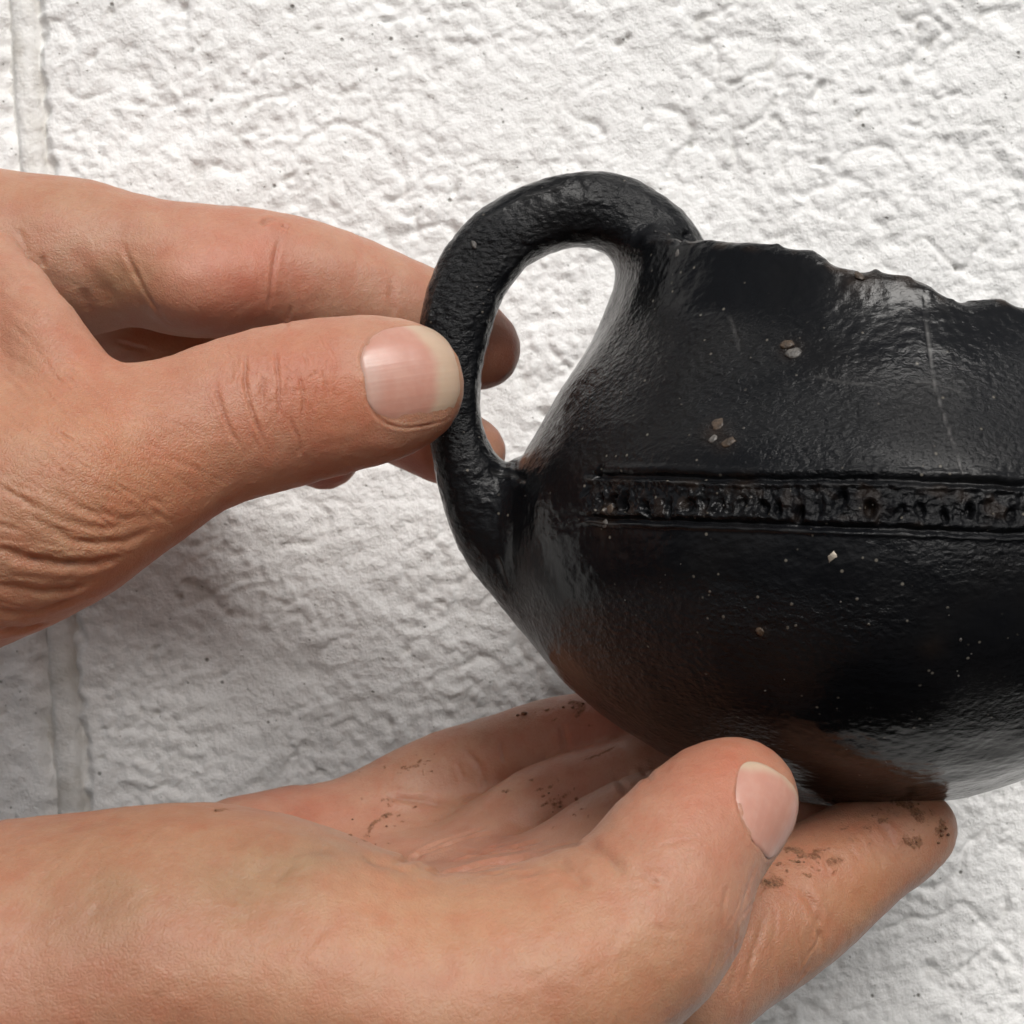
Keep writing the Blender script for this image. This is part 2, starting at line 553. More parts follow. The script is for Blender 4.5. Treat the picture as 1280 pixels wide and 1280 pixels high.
def mat_nail():
    n = NT('fingernail')
    c = n.attr('skin', 'Color')
    n.p(Base__Color=n.mix(n.ramp(n.noise(0.5, 3), .4, .7, 0, .15), c, rgb(.6, .42, .33)), Roughness=0.36)
    n.b.inputs['Subsurface Weight'].default_value = 0.4
    n.b.inputs['Subsurface Radius'].default_value = (1.0, 0.4, 0.3)
    n.b.inputs['Subsurface Scale'].default_value = 0.001
    n.p(Normal=n.bump(n.math('ADD', n.attr('ridge'), n.math('MULTIPLY', n.noise(1.5, 3), .3)), 0.04, 0.6))
    return n.m

def mat_soil():
    n = NT('damp_soil')
    n.p(Base__Color=n.mix(n.ramp(n.noise(2, 3), .4, .6), rgb(.10, .042, .021), rgb(.20, .10, .052)), Roughness=0.8,
        Normal=n.bump(n.noise(4, 3), 0.2, 0.9))
    return n.m

M_PAINT, M_MORTAR, M_POT, M_SKIN, M_NAIL, M_SOIL = mat_paint(), mat_mortar(), mat_pot(), mat_skin(), mat_nail(), mat_soil()
M_GRITS = [mat_grit('pale_quartz_grit', (.46, .40, .32)), mat_grit('grey_stone_grit', (.12, .11, .10)), mat_grit('brown_stone_grit', (.075, .05, .032))]

# ------------------------------------------------------------------ wall of painted concrete blocks
WALL_Y = 86.0
def build_wall():
    wall = bpy.data.objects.new('wall', None); COL.objects.link(wall)
    jp = to_world(np.array([P(56, 515, WALL_Y)]))[0]     # a point on the upright joint
    JX = jp[0] * 1000.0                                  # joint axis, world mm
    zc = H0 * 1000
    wall['_o'] = (JX / 1000, WALL_Y / 1000, 0.0)
    wall.location = wall['_o']
    tag(wall, 'white painted rough concrete block wall with an upright mortar joint behind the hands', 'wall')
    jw = 3.0                                             # half joint width
    BW, BH = 390.0, 390.0
    z0 = zc - 215.0
    specs = []
    for row in (-1, 0, 1):
        specs.append((JX + jw, JX + jw + BW, z0 + row * (BH + 2 * jw), z0 + row * (BH + 2 * jw) + BH, 0.56 if row == 0 else 4.0))
        specs.append((JX - jw - BW, JX - jw, z0 + row * (BH + 2 * jw), z0 + row * (BH + 2 * jw) + BH, 0.9 if row == 0 else 4.0))
    for x0, x1, za, zb, st in specs:
        xs = np.arange(x0 - 2, x1 + 2 + st, st); zs = np.arange(za - 2, zb + 2 + st, st)
        if st < 1:                                       # fine near the picture, wider steps further out
            def grade(a, lo, hi):
                keep = (a > lo) & (a < hi)
                far = ~keep & (np.arange(len(a)) % 4 == 0)
                return a[keep | far]
            xs = grade(xs, JX - 40, JX + 250); zs = grade(zs, zc - 135, zc + 135)
        X, Z = np.meshgrid(xs, zs, indexing='ij')
        p = np.stack([X.ravel(), np.zeros(X.size), Z.ravel()], 1)
        w = p + 2.2 * np.stack([noise(p * 0.13, 5), 0 * p[:, 0], noise(p * 0.13, 6)], 1)
        q = w @ np.array([[.90, 0, .43], [0, 1, 0], [-.43, 0, .90]]).T
        q = q * np.array([0.85, 1, 1.0])
        big = fbm(q * 0.045, 3, .5, 1) * 1.25
        mid = fbm(q * 0.15, 3, .55, 11)
        lumps = (1 - np.abs(noise(q * 0.11, 21)) * 2.4).clip(-1, 1)          # soft crests
        crev = np.exp(-(noise(q * 0.095, 31) / 0.07) ** 2) * sstep(0.05, 0.5, noise(q * 0.05, 33) + .12)   # broken crevices
        small = fbm(p * 0.42, 2, .5, 41)
        pits = sstep(0.62, 0.86, noise(q * 0.21, 51)) * 1.3
        pop = fbm(w * 0.27, 2, .5, 91)
        w2 = p + 1.1 * np.stack([noise(p * .3, 95), 0 * p[:, 0], noise(p * .3, 96)], 1)
        holes = 1.1 * sstep(.60, .80, noise(p * .42, 98)) * sstep(-.1, .4, noise(p * .06, 99))
        gate = sstep(-.45, .35, noise(p * .045, 97))
        bil = np.abs(noise(w2 * .125, 92)) * .60 + .75 * np.abs(noise(w2 * .25, 93)) + .50 * np.abs(noise(w2 * .48, 94))
        hgt = big * .6 + mid * 0.30 - crev * 0.8 + pop * .22 + small * 0.20 - pits * 1.0 - holes + (bil - .55) * (.38 + 1.05 * gate)
        hgt = smin(hgt, 0 * hgt + .95, .9)
        ew = 1.4 + 1.8 * noise(p * 0.10, 61) + 1.2 * noise(p * 0.33, 62)      # ragged arrises
        edge = np.minimum(np.minimum(p[:, 0] - x0, x1 - p[:, 0]), np.minimum(p[:, 2] - za, zb - p[:, 2])) - ew
        hgt = hgt * sstep(-3, 6, edge) - 4.0 * (1 - sstep(-2.4, 1.2, edge))
        v = p.copy(); v[:, 1] = WALL_Y - hgt
        pit = np.clip(crev * .30 * sstep(.0, .5, noise(p * .2, 71)) + pits * 0.35 * sstep(.1, .4, noise(p * .17, 72)) + holes * .35, 0, 1)
        nx, nz = X.shape
        i = np.arange(nx * nz).reshape(nx, nz)
        qd = np.stack([i[:-1, :-1], i[1:, :-1], i[1:, 1:], i[:-1, 1:]], -1).reshape(-1, 4)
        me = make_mesh('block', v / 1000, qd)
        add_attr(me, 'pit', pit)
        link('concrete_block', me, M_PAINT, wall)
    # mortar: one upright strip with a rounded tooled face, and two bed joints out of the picture
    def strip(a, b, c, horiz):
        L = np.arange(a, b, 3.0 if horiz else 1.0); W = np.linspace(-9, 9, 31)
        A, B = np.meshgrid(L, W, indexing='ij')
        q = np.stack([A.ravel(), B.ravel(), np.zeros(A.size)], 1)
        wob = 0.9 * noise(q * np.array([.03, 0, 0]), 81) + .5 * noise(q * np.array([.11, 0, 0]), 82)
        t = np.abs(q[:, 1] - wob * .6) / 2.7
        hgt = -2.2 + 1.9 * np.sqrt(np.clip(1 - t ** 2.6, 0, 1)) - 0.9 * sstep(.9, 1.25, t) + .40 * fbm(q * .22, 4, .6, 83) + .9 * sstep(1.4, 2.4, t) * noise(q * .15, 84)
        if horiz: v = np.stack([A.ravel(), WALL_Y - hgt - .05, c + q[:, 1]], 1)
        else: v = np.stack([c + q[:, 1], WALL_Y - hgt, A.ravel()], 1)
        n1, n2 = A.shape; i = np.arange(n1 * n2).reshape(n1, n2)
        qd = np.stack([i[:-1, :-1], i[:-1, 1:], i[1:, 1:], i[1:, :-1]], -1).reshape(-1, 4)
        if not horiz: qd = qd[:, ::-1] if True else qd
        link('mortar_joint', make_mesh('mortar', v / 1000, qd[:, ::-1]), M_MORTAR, wall)
    strip(z0 - 300, z0 + 700, JX, False)
    strip(JX - BW, JX + BW, z0 - jw, True)
    strip(JX - BW, JX + BW, z0 + BH + jw, True)
    return wall
build_wall()
print('wall', round(time.time() - T0, 1))

# ------------------------------------------------------------------ pot
POT_PX = 1067.0
POT_C = P(POT_PX, 640, 0)                       # axis point at lens height
TILT = math.radians(2.0)                        # leans a little to the right
CT, ST = math.cos(TILT), math.sin(TILT)
# outer profile (radius px, height px) from the base centre up
PROFILE = [(0, 999), (60, 998), (120, 989), (180, 970), (235, 944), (298, 912), (352, 872), (395, 820), (424, 765), (436, 710), (437, 665), (432, 625), (418, 580), (395, 545),
           (370, 498), (340, 448), (320, 405), (308, 365), (300, 325), (300, 250), (302, 200)]
prof = np.array([(r * D / F, (640 - y) * D / F) for r, y in PROFILE])
def smooth_profile(pr, n=160):
    s = np.concatenate([[0], np.cumsum(np.linalg.norm(np.diff(pr, axis=0), axis=1))])
    u = np.linspace(0, s[-1], n); o = np.stack([np.interp(u, s, pr[:, k]) for k in (0, 1)], 1)
    for _ in range(10): o[1:-1] = (o[:-2] + 2 * o[1:-1] + o[2:]) / 4
    return o
prof = smooth_profile(prof)
def _radius_of(z): return np.interp(z, prof[:, 1], prof[:, 0])
_pt = np.concatenate([[0], np.cumsum(np.linalg.norm(np.diff(prof, axis=0), axis=1))])

def pot_local(p):
    q = p - POT_C.astype(np.float32)
    x = q[:, 0] * CT - q[:, 2] * ST; z = q[:, 0] * ST + q[:, 2] * CT
    return np.stack([x, q[:, 1], z], 1)
def pot_unlocal(l):
    return np.stack([l[:, 0] * CT + l[:, 2] * ST, l[:, 1], -l[:, 0] * ST + l[:, 2] * CT], 1) + POT_C

# distance to the profile, tabulated on a (radius, height) grid
_RG = np.arange(0, 90, 0.5); _ZG = np.arange(-75, 75, 0.5)
def _table():
    R, Z = np.meshgrid(_RG, _ZG, indexing='ij'); q = np.stack([R.ravel(), Z.ravel()], 1)
    best = np.full(len(q), 1e9)
    for a, b in zip(prof[:-1], prof[1:]):
        ba = b - a; h = np.clip((q - a) @ ba / (ba @ ba), 0, 1)
        best = np.minimum(best, np.linalg.norm(q - a - h[:, None] * ba, axis=1))
    inside = (q[:, 1] > prof[0, 1]) & (q[:, 0] < np.interp(q[:, 1], prof[:, 1], prof[:, 0]))
    return np.where(inside, -best, best).reshape(R.shape)
_TB = _table()
def d_outer(l):
    r = np.hypot(l[:, 0], l[:, 1]); z = l[:, 2]
    fr = np.clip(r / 0.5, 0, len(_RG) - 1.001); fz = np.clip((z + 75) / 0.5, 0, len(_ZG) - 1.001)
    i = fr.astype(int); j = fz.astype(int); a = fr - i; b = fz - j
    return (_TB[i, j] * (1 - a) * (1 - b) + _TB[i + 1, j] * a * (1 - b) + _TB[i, j + 1] * (1 - a) * b + _TB[i + 1, j + 1] * a * b)

# broken rim height against the angle, read off the silhouette
RIM_PX = [(700, 290), (800, 292), (868, 297), (900, 301), (960, 305), (1005, 311), (1028, 319), (1040, 331), (1060, 335), (1100, 338), (1135, 342), (1158, 350), (1168, 354), (1171, 364), (1190, 371), (1213, 380), (1226, 376), (1240, 371), (1258, 372), (1280, 384), (1320, 392), (1360, 372)]
def rim_table():
    th, zz = [], []
    for px, py in RIM_PX:
        d = np.array([(px - 640) / F, 1, (640 - py) / F]); o = np.array([0, -D, 0.0])
        # where the ray meets the neck (a cylinder of the rim radius round the leaning axis), near side
        ts = np.linspace(180, 420, 2400); q = pot_local((o + d * ts[:, None]).astype(np.float32))
        r = np.hypot(q[:, 0], q[:, 1]); rr = _radius_of(q[:, 2])
        k = np.where(r < rr)[0]
        if len(k) == 0: continue
        k = k[0]; th.append(math.atan2(q[k, 1], q[k, 0])); zz.append(q[k, 2])
    th = np.array(th); zz = np.array(zz); o = np.argsort(th)
    return th[o], zz[o]
RIM_T, RIM_Z = rim_table()
def rim_height(l):
    t = np.arctan2(l[:, 1], l[:, 0])
    tt = np.concatenate([[-math.pi - .6, RIM_T[0] - .25], RIM_T, [RIM_T[-1] + .5, math.pi * .5, math.pi + .1]])
    zz = np.concatenate([[44, RIM_Z[0] + .2], RIM_Z, [RIM_Z[-1] - 1.5, 38, 44]])
    o = np.argsort(tt)
    return np.interp(t, tt[o], zz[o])

HANDLE = balls([(848, 345, -1, 46), (828, 308, -2, 45), (796, 282, -3, 45), (758, 266, -3, 45), (712, 262, -4, 43), (660, 278, -4, 43), (618, 308, -5, 44), (589, 350, -5, 44), (573, 400, -5, 43), (568, 455, -5, 36),
                (569, 515, -5, 33), (580, 570, -4, 37), (600, 618, -3, 46), (632, 668, -1, 56), (672, 720, 0, 55), (715, 765, 0, 42)])
HANDLE = dense(HANDLE, 3)
def d_handle(p):
    return smax(chain(p, HANDLE, 1.0, 0.66), np.abs(p[:, 1] + 3.5) - 7.4, 3.0)
def pot_parts(p):
    l = pot_local(p)
    do = d_outer(l)
    inner = -(do + 4.6)
    shell = smax(do, inner, 1.0)
    cut = (l[:, 2] - rim_height(l)) * 0.9
    m = np.abs(cut) < 4
    cut[m] += fbm(l[m] * 0.5, 3, .6, 7) * 0.8
    shell = smax(shell, cut, 1.0)
    return shell, d_handle(p)
def pot_sdf(p):
    s, h = pot_parts(p)
    return smin(s, h, 4.0)

def build_pot():
    lo = pot_unlocal(np.array([[-82, -62, -52.0]]))[0]; hi = np.array([POT_C[0] + 66, 62, 66.0])
    lo = np.array([lo[0], -62, -52]); hi = np.array([hi[0], 62, 62])
    v, q = sdf_mesh(pot_sdf, lo, hi, 1.5)
    v, q = subdivide(v, q)
    v, q, ng = refine(v, q, [], in_view(v, q, vnormals(v, q)))
    lz = pot_local(v.astype(np.float32))[:, 2]
    v, q, ng = refine(v, q, ng, in_view(v, q, vnormals(v, q), 0) & ((lz > -5) & (lz < 6))[q].all(1))
    n = vnormals(v, q)
    near = Near(v)
    l = pot_local(v.astype(np.float32)).astype(np.float64)
    s, h = pot_parts(v.astype(np.float32))
    outer = d_outer(l) > -2.0
    # hand-made unevenness
    disp = 0.45 * fbm(v * 0.05, 3, .5, 3) + 0.035 * fbm(v * np.array([.15, .15, .30]), 3, .6, 9) + .05 * noise(v * .8, 14)
    disp *= np.where(outer, 1.0, .6)
    strap = sstep(3, 0, h)
    disp += strap * (.15 * fbm(v * .2, 3, .6, 61) - .10 * np.abs(noise(v * .5, 63)))
    # the impressed band: two incised lines with a raised lip, dents between them
    ang = np.arctan2(l[:, 1], l[:, 0])                     # -pi/2 faces the lens, -pi is the handle side
    ang = np.where(ang > 0, ang - 2 * math.pi, ang)
    arc = (ang + math.pi * .5) * 57.0                      # mm along the belly, 0 in front
    def zpx(py): return (640 - py) * (D - 50) / F
    zt = zpx(604) + .55 * noise(np.stack([arc * .06, 0 * arc, 0 * arc], 1), 4) + .16 * noise(np.stack([arc * .35, 0 * arc, 0 * arc], 1), 6) - (arc * 0.004)
    zb = zpx(661) + .5 * noise(np.stack([arc * .06, 0 * arc + 5, 0 * arc], 1), 5) + .16 * noise(np.stack([arc * .35, 0 * arc + 3, 0 * arc], 1), 7) - (arc * 0.0)
    z = l[:, 2]
    A0 = -52.5                                             # where the band starts, beside the handle
    on = outer & (h > 3.5)
    run = sstep(A0 - 2.2, A0 + 2.2, arc + 2.2 * noise(v * .35, 65)) * sstep(80, 78, arc)
    fr = on * run
    disp -= fr * 0.62 * np.exp(-((z - zt) / .38) ** 2) * (1 + .35 * noise(v * .4, 19))
    disp += fr * 0.42 * np.exp(-((z - zt + .95) / .30) ** 2)
    disp += fr * 0.22 * np.exp(-((z - zt - 1.1) / .5) ** 2)
    disp -= fr * 0.55 * np.exp(-((z - zb) / .36) ** 2) * (1 + .5 * noise(v * .4, 20))
    disp += fr * 0.22 * np.exp(-((z - zb - .9) / .3) ** 2)
    disp += fr * 0.32 * np.exp(-((z - zb + .8) / .30) ** 2)
    inband = fr * sstep(0, 1.0, z - zb) * sstep(0, 1.0, zt - z)
    r2 = np.random.default_rng(11)
    x = A0 + 3.0
    while x < 78:
        zc = zpx(641) + r2.normal(0, .55); w = .45 + .45 * r2.random(); hh = .9 + .75 * r2.random(); lean = r2.normal(.1, .25)
        wob = .35 * noise(v * .55, 67)
        e = ((arc - x - lean * (z - zc)) / w + wob) ** 2 + ((z - zc) / hh + wob) ** 2
        deep = .45 + .9 * r2.random()
        disp -= inband * deep * np.exp(-e ** 2.0)
        disp += inband * .16 * r2.random() * np.exp(-((np.sqrt(e) - 1.6) / .35) ** 2)
        x += 1.9 + 2.4 * r2.random()
    disp += inband * .36 * fbm(v * .6, 3, .6, 23)
    lips = fr * (np.exp(-((z - zt + .95) / .22) ** 2) * .8 + np.exp(-((z - zb + .8) / .2) ** 2) * .6) * sstep(-.1, .5, noise(v * .25, 69))
    # slanting end stroke
    e = np.abs((arc - A0) - (z - zpx(618)) * .55)
    disp -= on * .6 * np.exp(-(e / .5) ** 2) * sstep(zpx(640), zpx(625), z) * sstep(zpx(588), zpx(596), z)
    # hairline crack and stroke marks
    pale = np.zeros(len(v)); warm = np.zeros(len(v))
    marks = [([(1158, 358), (1157, 385), (1159, 415), (1163, 445), (1165, 470), (1173, 500), (1184, 535), (1195, 565), (1203, 592)], .12, .15, .24),
                               ([(912, 395), (919, 415), (924, 436)], .12, .2, .10), ([(1020, 470), (1050, 478), (1090, 483)], .10, .25, .10),
                               ([(1145, 478), (1175, 482), (1200, 492)], .10, .25, .10), ([(622, 700), (628, 715), (634, 733)], .5, .4, .2),
                                            ([(538, 398), (545, 365), (558, 335), (580, 303), (610, 272), (650, 247), (700, 233)], -.30, .35, .06), ([(560, 398), (568, 365), (582, 335), (604, 305)], .25, 1.2, 0),
             ([(845, 300), (858, 292), (872, 296)], .8, .6, 0), ([(618, 588), (635, 590), (655, 600)], .5, .6, .05), ([(640, 596), (636, 584), (646, 572)], -.5, .7, 0)]
    for (pl, dep, w, pl_amt), c in zip(marks, project(pot_sdf, [m[0] for m in marks], 3)):
        if len(c) < 2: continue
        ids, dd, ss = poly_dist(near, c, 3)
        disp[ids] -= dep * np.exp(-(dd / w) ** 2)
        pale[ids] = np.maximum(pale[ids], pl_amt * np.exp(-(dd / (w * .75)) ** 2))
    spots = [(893, 540, 2.2, .55), (905, 552, 2.0, .4), (988, 437, 1.8, .5), (1080, 346, 3.5, .55), (1130, 350, 3, .45), (757, 640, 2.0, .75), (752, 655, 2, .5), (1088, 634, 1.8, .5), (930, 606, 2, .4),
                              (1106, 950, 1.6, .35), (950, 790, 1.1, .6), (1215, 372, 3, .35), (1165, 810, 2, .25), (900, 875, 1.5, .35)]
    for (px, py, rr, amt), c in zip(spots, project(pot_sdf, [[m[:2]] for m in spots])):
        if len(c):
            dd = np.linalg.norm(v - c[0], axis=1)
            warm = np.maximum(warm, .5 * amt * np.exp(-(dd / (rr * .8)) ** 2) * (.6 + .8 * np.abs(noise(v * 1.1, 77))))
    rimness = sstep(-1.8, -.2, l[:, 2] - rim_height(l)) * (h > 2)
    warm = np.maximum(warm, rimness * .35 * sstep(-.1, .5, noise(v * .3, 78)))
    rough = np.clip(sstep(-.2, .5, noise(v * np.array([.035, .035, .06]), 15)) + inband * .25 + rimness + strap * .25, 0, 1)
    pale = np.maximum(pale, lips * .10)
    warm = np.maximum(warm, inband * .16 * sstep(.15, .6, noise(v * .4, 79)))
    # the wetter, coarser strip above the band
    rough = np.maximum(rough, on * np.exp(-((z - zpx(525)) / 7.0) ** 2) * .9)
    v = v + n * disp[:, None]
    n = vnormals(v, q)
    W = to_world(v); NW = to_world(v + n) - W; NW /= np.linalg.norm(NW, axis=1, keepdims=True)
    hq = (h < s)[q].sum(1) >= 2
    bq = (inband > .35)[q].sum(1) >= 2
    base = to_world(pot_unlocal(np.array([[0, 0, prof[0, 1]]])))[0]
    pot = bpy.data.objects.new('pot', None); COL.objects.link(pot)
    pot.location = base; pot['_o'] = tuple(base)
    tag(pot, 'glossy black handmade clay pot with loop handle, broken rim and impressed band', 'pot')
    def owner(g):
        g = g[:4]
        return 'handle' if (h[g] < s[g]).sum() >= 2 else 'impressed_band' if (inband[g] > .35).sum() >= 2 else 'body'
    for name, mask in (('handle', hq), ('impressed_band', bq & ~hq), ('body', ~hq & ~bq)):
        qq = q[mask]; gg = [g for g in ng if owner(g) == name]
        used = np.unique(np.concatenate([qq.ravel()] + [np.array(g) for g in gg])); mp = np.full(len(v), -1); mp[used] = np.arange(len(used))
        me = make_mesh(name, W[used], mp[qq], ngons=[mp[np.array(g)] for g in gg])
        add_attr(me, 'pale', pale[used]); add_attr(me, 'warm', warm[used]); add_attr(me, 'rough', rough[used])
        me.normals_split_custom_set_from_vertices([tuple(x) for x in NW[used]])
        link(name, me, M_POT, pot)
    # grit in the clay
    def lump(c, nrm, size, flat, seed, mat, name='grit_inclusion'):
        r = np.random.default_rng(seed)
        import bmesh
        bm = bmesh.new(); bmesh.ops.create_icosphere(bm, subdivisions=2 if size > .5 else 1, radius=1.0)
        co = np.array([x.co[:] for x in bm.verts])
        co *= (1 + .5 * noise(co * 1.4, seed % 50))[:, None]
        fc = np.array([[x.index for x in f.verts] for f in bm.faces]); bm.free()
        t = np.cross(nrm, r.normal(size=3)); t /= np.linalg.norm(t); b = np.cross(nrm, t)
        return c + size * (co[:, :1] * t + co[:, 1:2] * b * (.6 + .3 * r.random()) + co[:, 2:] * nrm * flat), fc
    def hits(pp):
        c, ok = raymarch(pot_sdf, pp)
        g = np.stack([pot_sdf((c + d).astype(np.float32)) - pot_sdf((c - d).astype(np.float32)) for d in np.eye(3) * .3], 1)
        return c, g / np.maximum(np.linalg.norm(g, axis=1, keepdims=True), 1e-9), ok
    grits = [(1041, 696, .95, 0), (991, 441, 1.25, 1), (984, 430, 1.1, 2), (897, 530, 1.2, 2), (891, 548, .9, 1), (910, 552, 1.0, 2), (1074, 344, .9, 2), (762, 636, .75, 2), (950, 790, .7, 2), (756, 655, .7, 1), (1106, 951, .9, 1), (846, 318, .7, 1), (592, 306, .7, 1)]
    gc, gn, gok = hits([g[:2] for g in grits])
    for i, (px, py, s_, m) in enumerate(grits):
        c, nr = gc[i], gn[i]
        if not gok[i]: continue
        lv, lf = lump(c - nr * .08 * s_, nr, s_, .17, 100 + i, None)
        link('grit_inclusion', make_mesh('grit', to_world(lv), lf), M_GRITS[m], pot)
    V, Fc, off = [], [], 0
    r3 = np.random.default_rng(21)
    cand = np.stack([r3.uniform(540, 1500, 900), r3.uniform(230, 990, 900)], 1)
    clump = noise(np.concatenate([cand * .012, 0 * cand[:, :1]], 1), 13)
    dens = np.where((cand[:, 0] < 900) | ((cand[:, 1] > 560) & (cand[:, 1] < 680)) | (cand[:, 1] > 820), 1.0, .45)
    cand = cand[r3.random(900) < dens * .5 * sstep(-.05, .5, clump)]
    gc, gn, gok = hits(cand)
    for cnt in range(len(cand)):
        c, nr = gc[cnt], gn[cnt]
        if not gok[cnt] or nr[1] > -.15: continue
        s_ = .10 + .26 * r3.random() ** 4
        lv, lf = lump(c - nr * .02, nr, s_, .3, 1000 + cnt, None)
        V.append(lv); Fc.append(lf + off); off += len(lv)
    sp = link('grit_specks', make_mesh('specks', to_world(np.concatenate(V)), np.concatenate(Fc)), M_GRITS[1], pot)
    sp['kind'] = 'stuff'
    return pot
build_pot()
print('pot', round(time.time() - T0, 1))

# ------------------------------------------------------------------ hands
def hand_sdf(palm, fingers, kp=6.0, carve=()):
    """palm: list of (balls, sy); fingers: list of (balls, sy, k); carve: list of (balls, k) hollows"""
    palm = [(dense(balls(b), 2), sy) for b, sy in palm]; fingers = [(dense(balls(b), 3), sy, k) for b, sy, k in fingers]
    carve = [(dense(balls(b), 2), k) for b, k in carve]
    def fn(p):
        d = None
        for b, sy in palm:
            e = chain(p, b, 3.0, sy, 12.0)
            d = e if d is None else smin(d, e, kp)
        for b, k in carve:
            d = smax(d, -chain(p, b, 3.0), k)
        out = d
        for b, sy, k in fingers:
            f = chain(p, b, 3.0, sy)
            out = smin(out, smin(d, f, k), .6)
        return out
    allb = [(c, np.array([r, r / min(sy, 1), r])) for b, sy, *_ in palm + fingers for c, r in b]
    lo = np.min([c - r for c, r in allb], 0) - 5; hi = np.max([c + r for c, r in allb], 0) + 5
    return fn, lo, hi

def build_hand(name, fn, lo, hi, strokes, folds, tint, dirt, coarse, hatch, label, origin_px, seed, nails=(), shade=1.0):
    r = np.random.default_rng(seed)
    lines = []
    for (poly, ang, jit, length, count, dep, w) in hatch:
        poly = np.array(poly, float); b0, b1 = poly.min(0), poly.max(0); k = 0; tries = 0
        while k < count and tries < count * 20:
            tries += 1
            c = b0 + (b1 - b0) * r.random(2)
            inside = False; j = len(poly) - 1
            for i in range(len(poly)):
                if (poly[i, 1] > c[1]) != (poly[j, 1] > c[1]) and c[0] < (poly[j, 0] - poly[i, 0]) * (c[1] - poly[i, 1]) / (poly[j, 1] - poly[i, 1]) + poly[i, 0]: inside = not inside
                j = i
            if not inside: continue
            k += 1
            a = math.radians(ang + r.normal(0, jit)); L = length * (.5 + r.random())
            dx, dy = math.cos(a) * L / 2, math.sin(a) * L / 2; bend = r.normal(0, L * .06)
            lines.append(([(c[0] - dx, c[1] - dy), (c[0] - dy * bend / L * 2, c[1] + dx * bend / L * 2), (c[0] + dx, c[1] + dy)], dep * (.5 + r.random()), w * (.7 + .6 * r.random())))
    line_c = project(fn, [m[0] for m in lines], 8)
    stroke_c = project(fn, [m[0] for m in strokes])
    v, q = sdf_mesh(fn, lo, hi, 1.4)
    v, q = subdivide(v, q)
    v, q, ng = refine(v, q, [], in_view(v, q, vnormals(v, q), 30, .15))
    near = Near(v); close = np.zeros(len(v), bool)                       # finer still along the creases
    for (pl, dep, w), c in list(zip(strokes, stroke_c)) + list(zip(lines, line_c)) + [((0, 1, .3), o) for o in nails]:
        if len(c) > 1 and w < .6 and dep > .08:
            ids, dd, _ = poly_dist(near, c, .9); close[ids[dd < .9]] = True
    v, q, ng = refine(v, q, ng, in_view(v, q, vnormals(v, q), 0, .10) & close[q].any(1))
    n = vnormals(v, q)
    near = Near(v)
    disp = .28 * fbm(v * .07, 3, .5, seed) + .05 * fbm(v * .5, 2, .5, seed + 3)
    red = np.zeros(len(v))
    def groove(c, dep, w, ends, lip, redness):
        ids, dd, s = poly_dist(near, c, w * 4 + .6)
        if len(ids) == 0: return
        fade = np.clip(np.minimum(s, 1 - s) * ends, 0, 1) ** .7 if ends else 1.0
        jag = .75 + .5 * noise(v[ids] * .5, seed + 5)
        disp[ids] += fade * jag * dep * (-np.exp(-(dd / w) ** 2) + lip * np.exp(-((dd - 2.1 * w) / (1.2 * w)) ** 2))
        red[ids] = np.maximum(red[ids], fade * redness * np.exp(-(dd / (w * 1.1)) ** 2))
    for (pl, dep, w), c in zip(strokes, stroke_c):
        if len(c) > 1: groove(c, dep, w, 5, .35, min(.8, dep * 1.6) if w < .45 else .12)
    for outline in nails:
        groove(outline, .13, .26, 6, .5, .20)
    for (pl, dep, w), c in zip(lines, line_c):
        if len(c) > 1: groove(c, dep, w, 3, .3, dep)
    for (px, py, y, rad, amt), c in zip(folds, project(fn, [[m[:2]] for m in folds])):     # broad soft bulges and hollows
        c = c[0] if len(c) else P(px, py, y)
        dd = np.linalg.norm(v - c, axis=1)
        disp += amt * np.exp(-(dd / rad) ** 2)
    # colour of the skin itself
    base = np.array([.425, .222, .146]) * shade
    colr = base[None] * (1 + .10 * fbm(v * .06, 3, .5, seed + 9)[:, None] * np.array([.5, 1, 1.1]) + .08 * fbm(v * .22, 4, .65, seed + 12)[:, None] * np.array([.45, 1.2, 1.35]))
    mul = np.ones((len(v), 3))
    for (px, py, rad, cm), c in zip(tint, project(fn, [[m[:2]] for m in tint])):
        if len(c) == 0: continue
        w = np.exp(-(np.linalg.norm(v - c[0], axis=1) / rad) ** 2)[:, None]
        mul *= 1 + w * (np.array(cm) - 1)
    colr = colr * mul
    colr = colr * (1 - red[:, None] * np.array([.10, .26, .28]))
    dv = np.zeros(len(v))
    for (pl, rad, amt), c in zip(dirt, project(fn, [m[0] for m in dirt], 3)):
        if len(c) < 2: continue
        ids, dd, _ = poly_dist(near, c, rad * 2.6)
        dv[ids] = np.maximum(dv[ids], amt * np.exp(-(dd / rad) ** 2))
    cz = np.zeros(len(v)) + .15
    for (px, py, rad, amt), c in zip(coarse, project(fn, [[m[:2]] for m in coarse])):
        if len(c): cz = np.maximum(cz, amt * np.exp(-(np.linalg.norm(v - c[0], axis=1) / rad) ** 2))
    v = v + n * disp[:, None]
    me = make_mesh(name, to_world(v), q, ngons=ng)
    add_attr(me, 'skin', np.clip(colr, 0, 1)); add_attr(me, 'dirt', dv); add_attr(me, 'coarse', cz)
    ob = link(name, me, M_SKIN, None, to_world(np.array([P(*origin_px)]))[0])
    tag(ob, label, 'hand')
    return ob

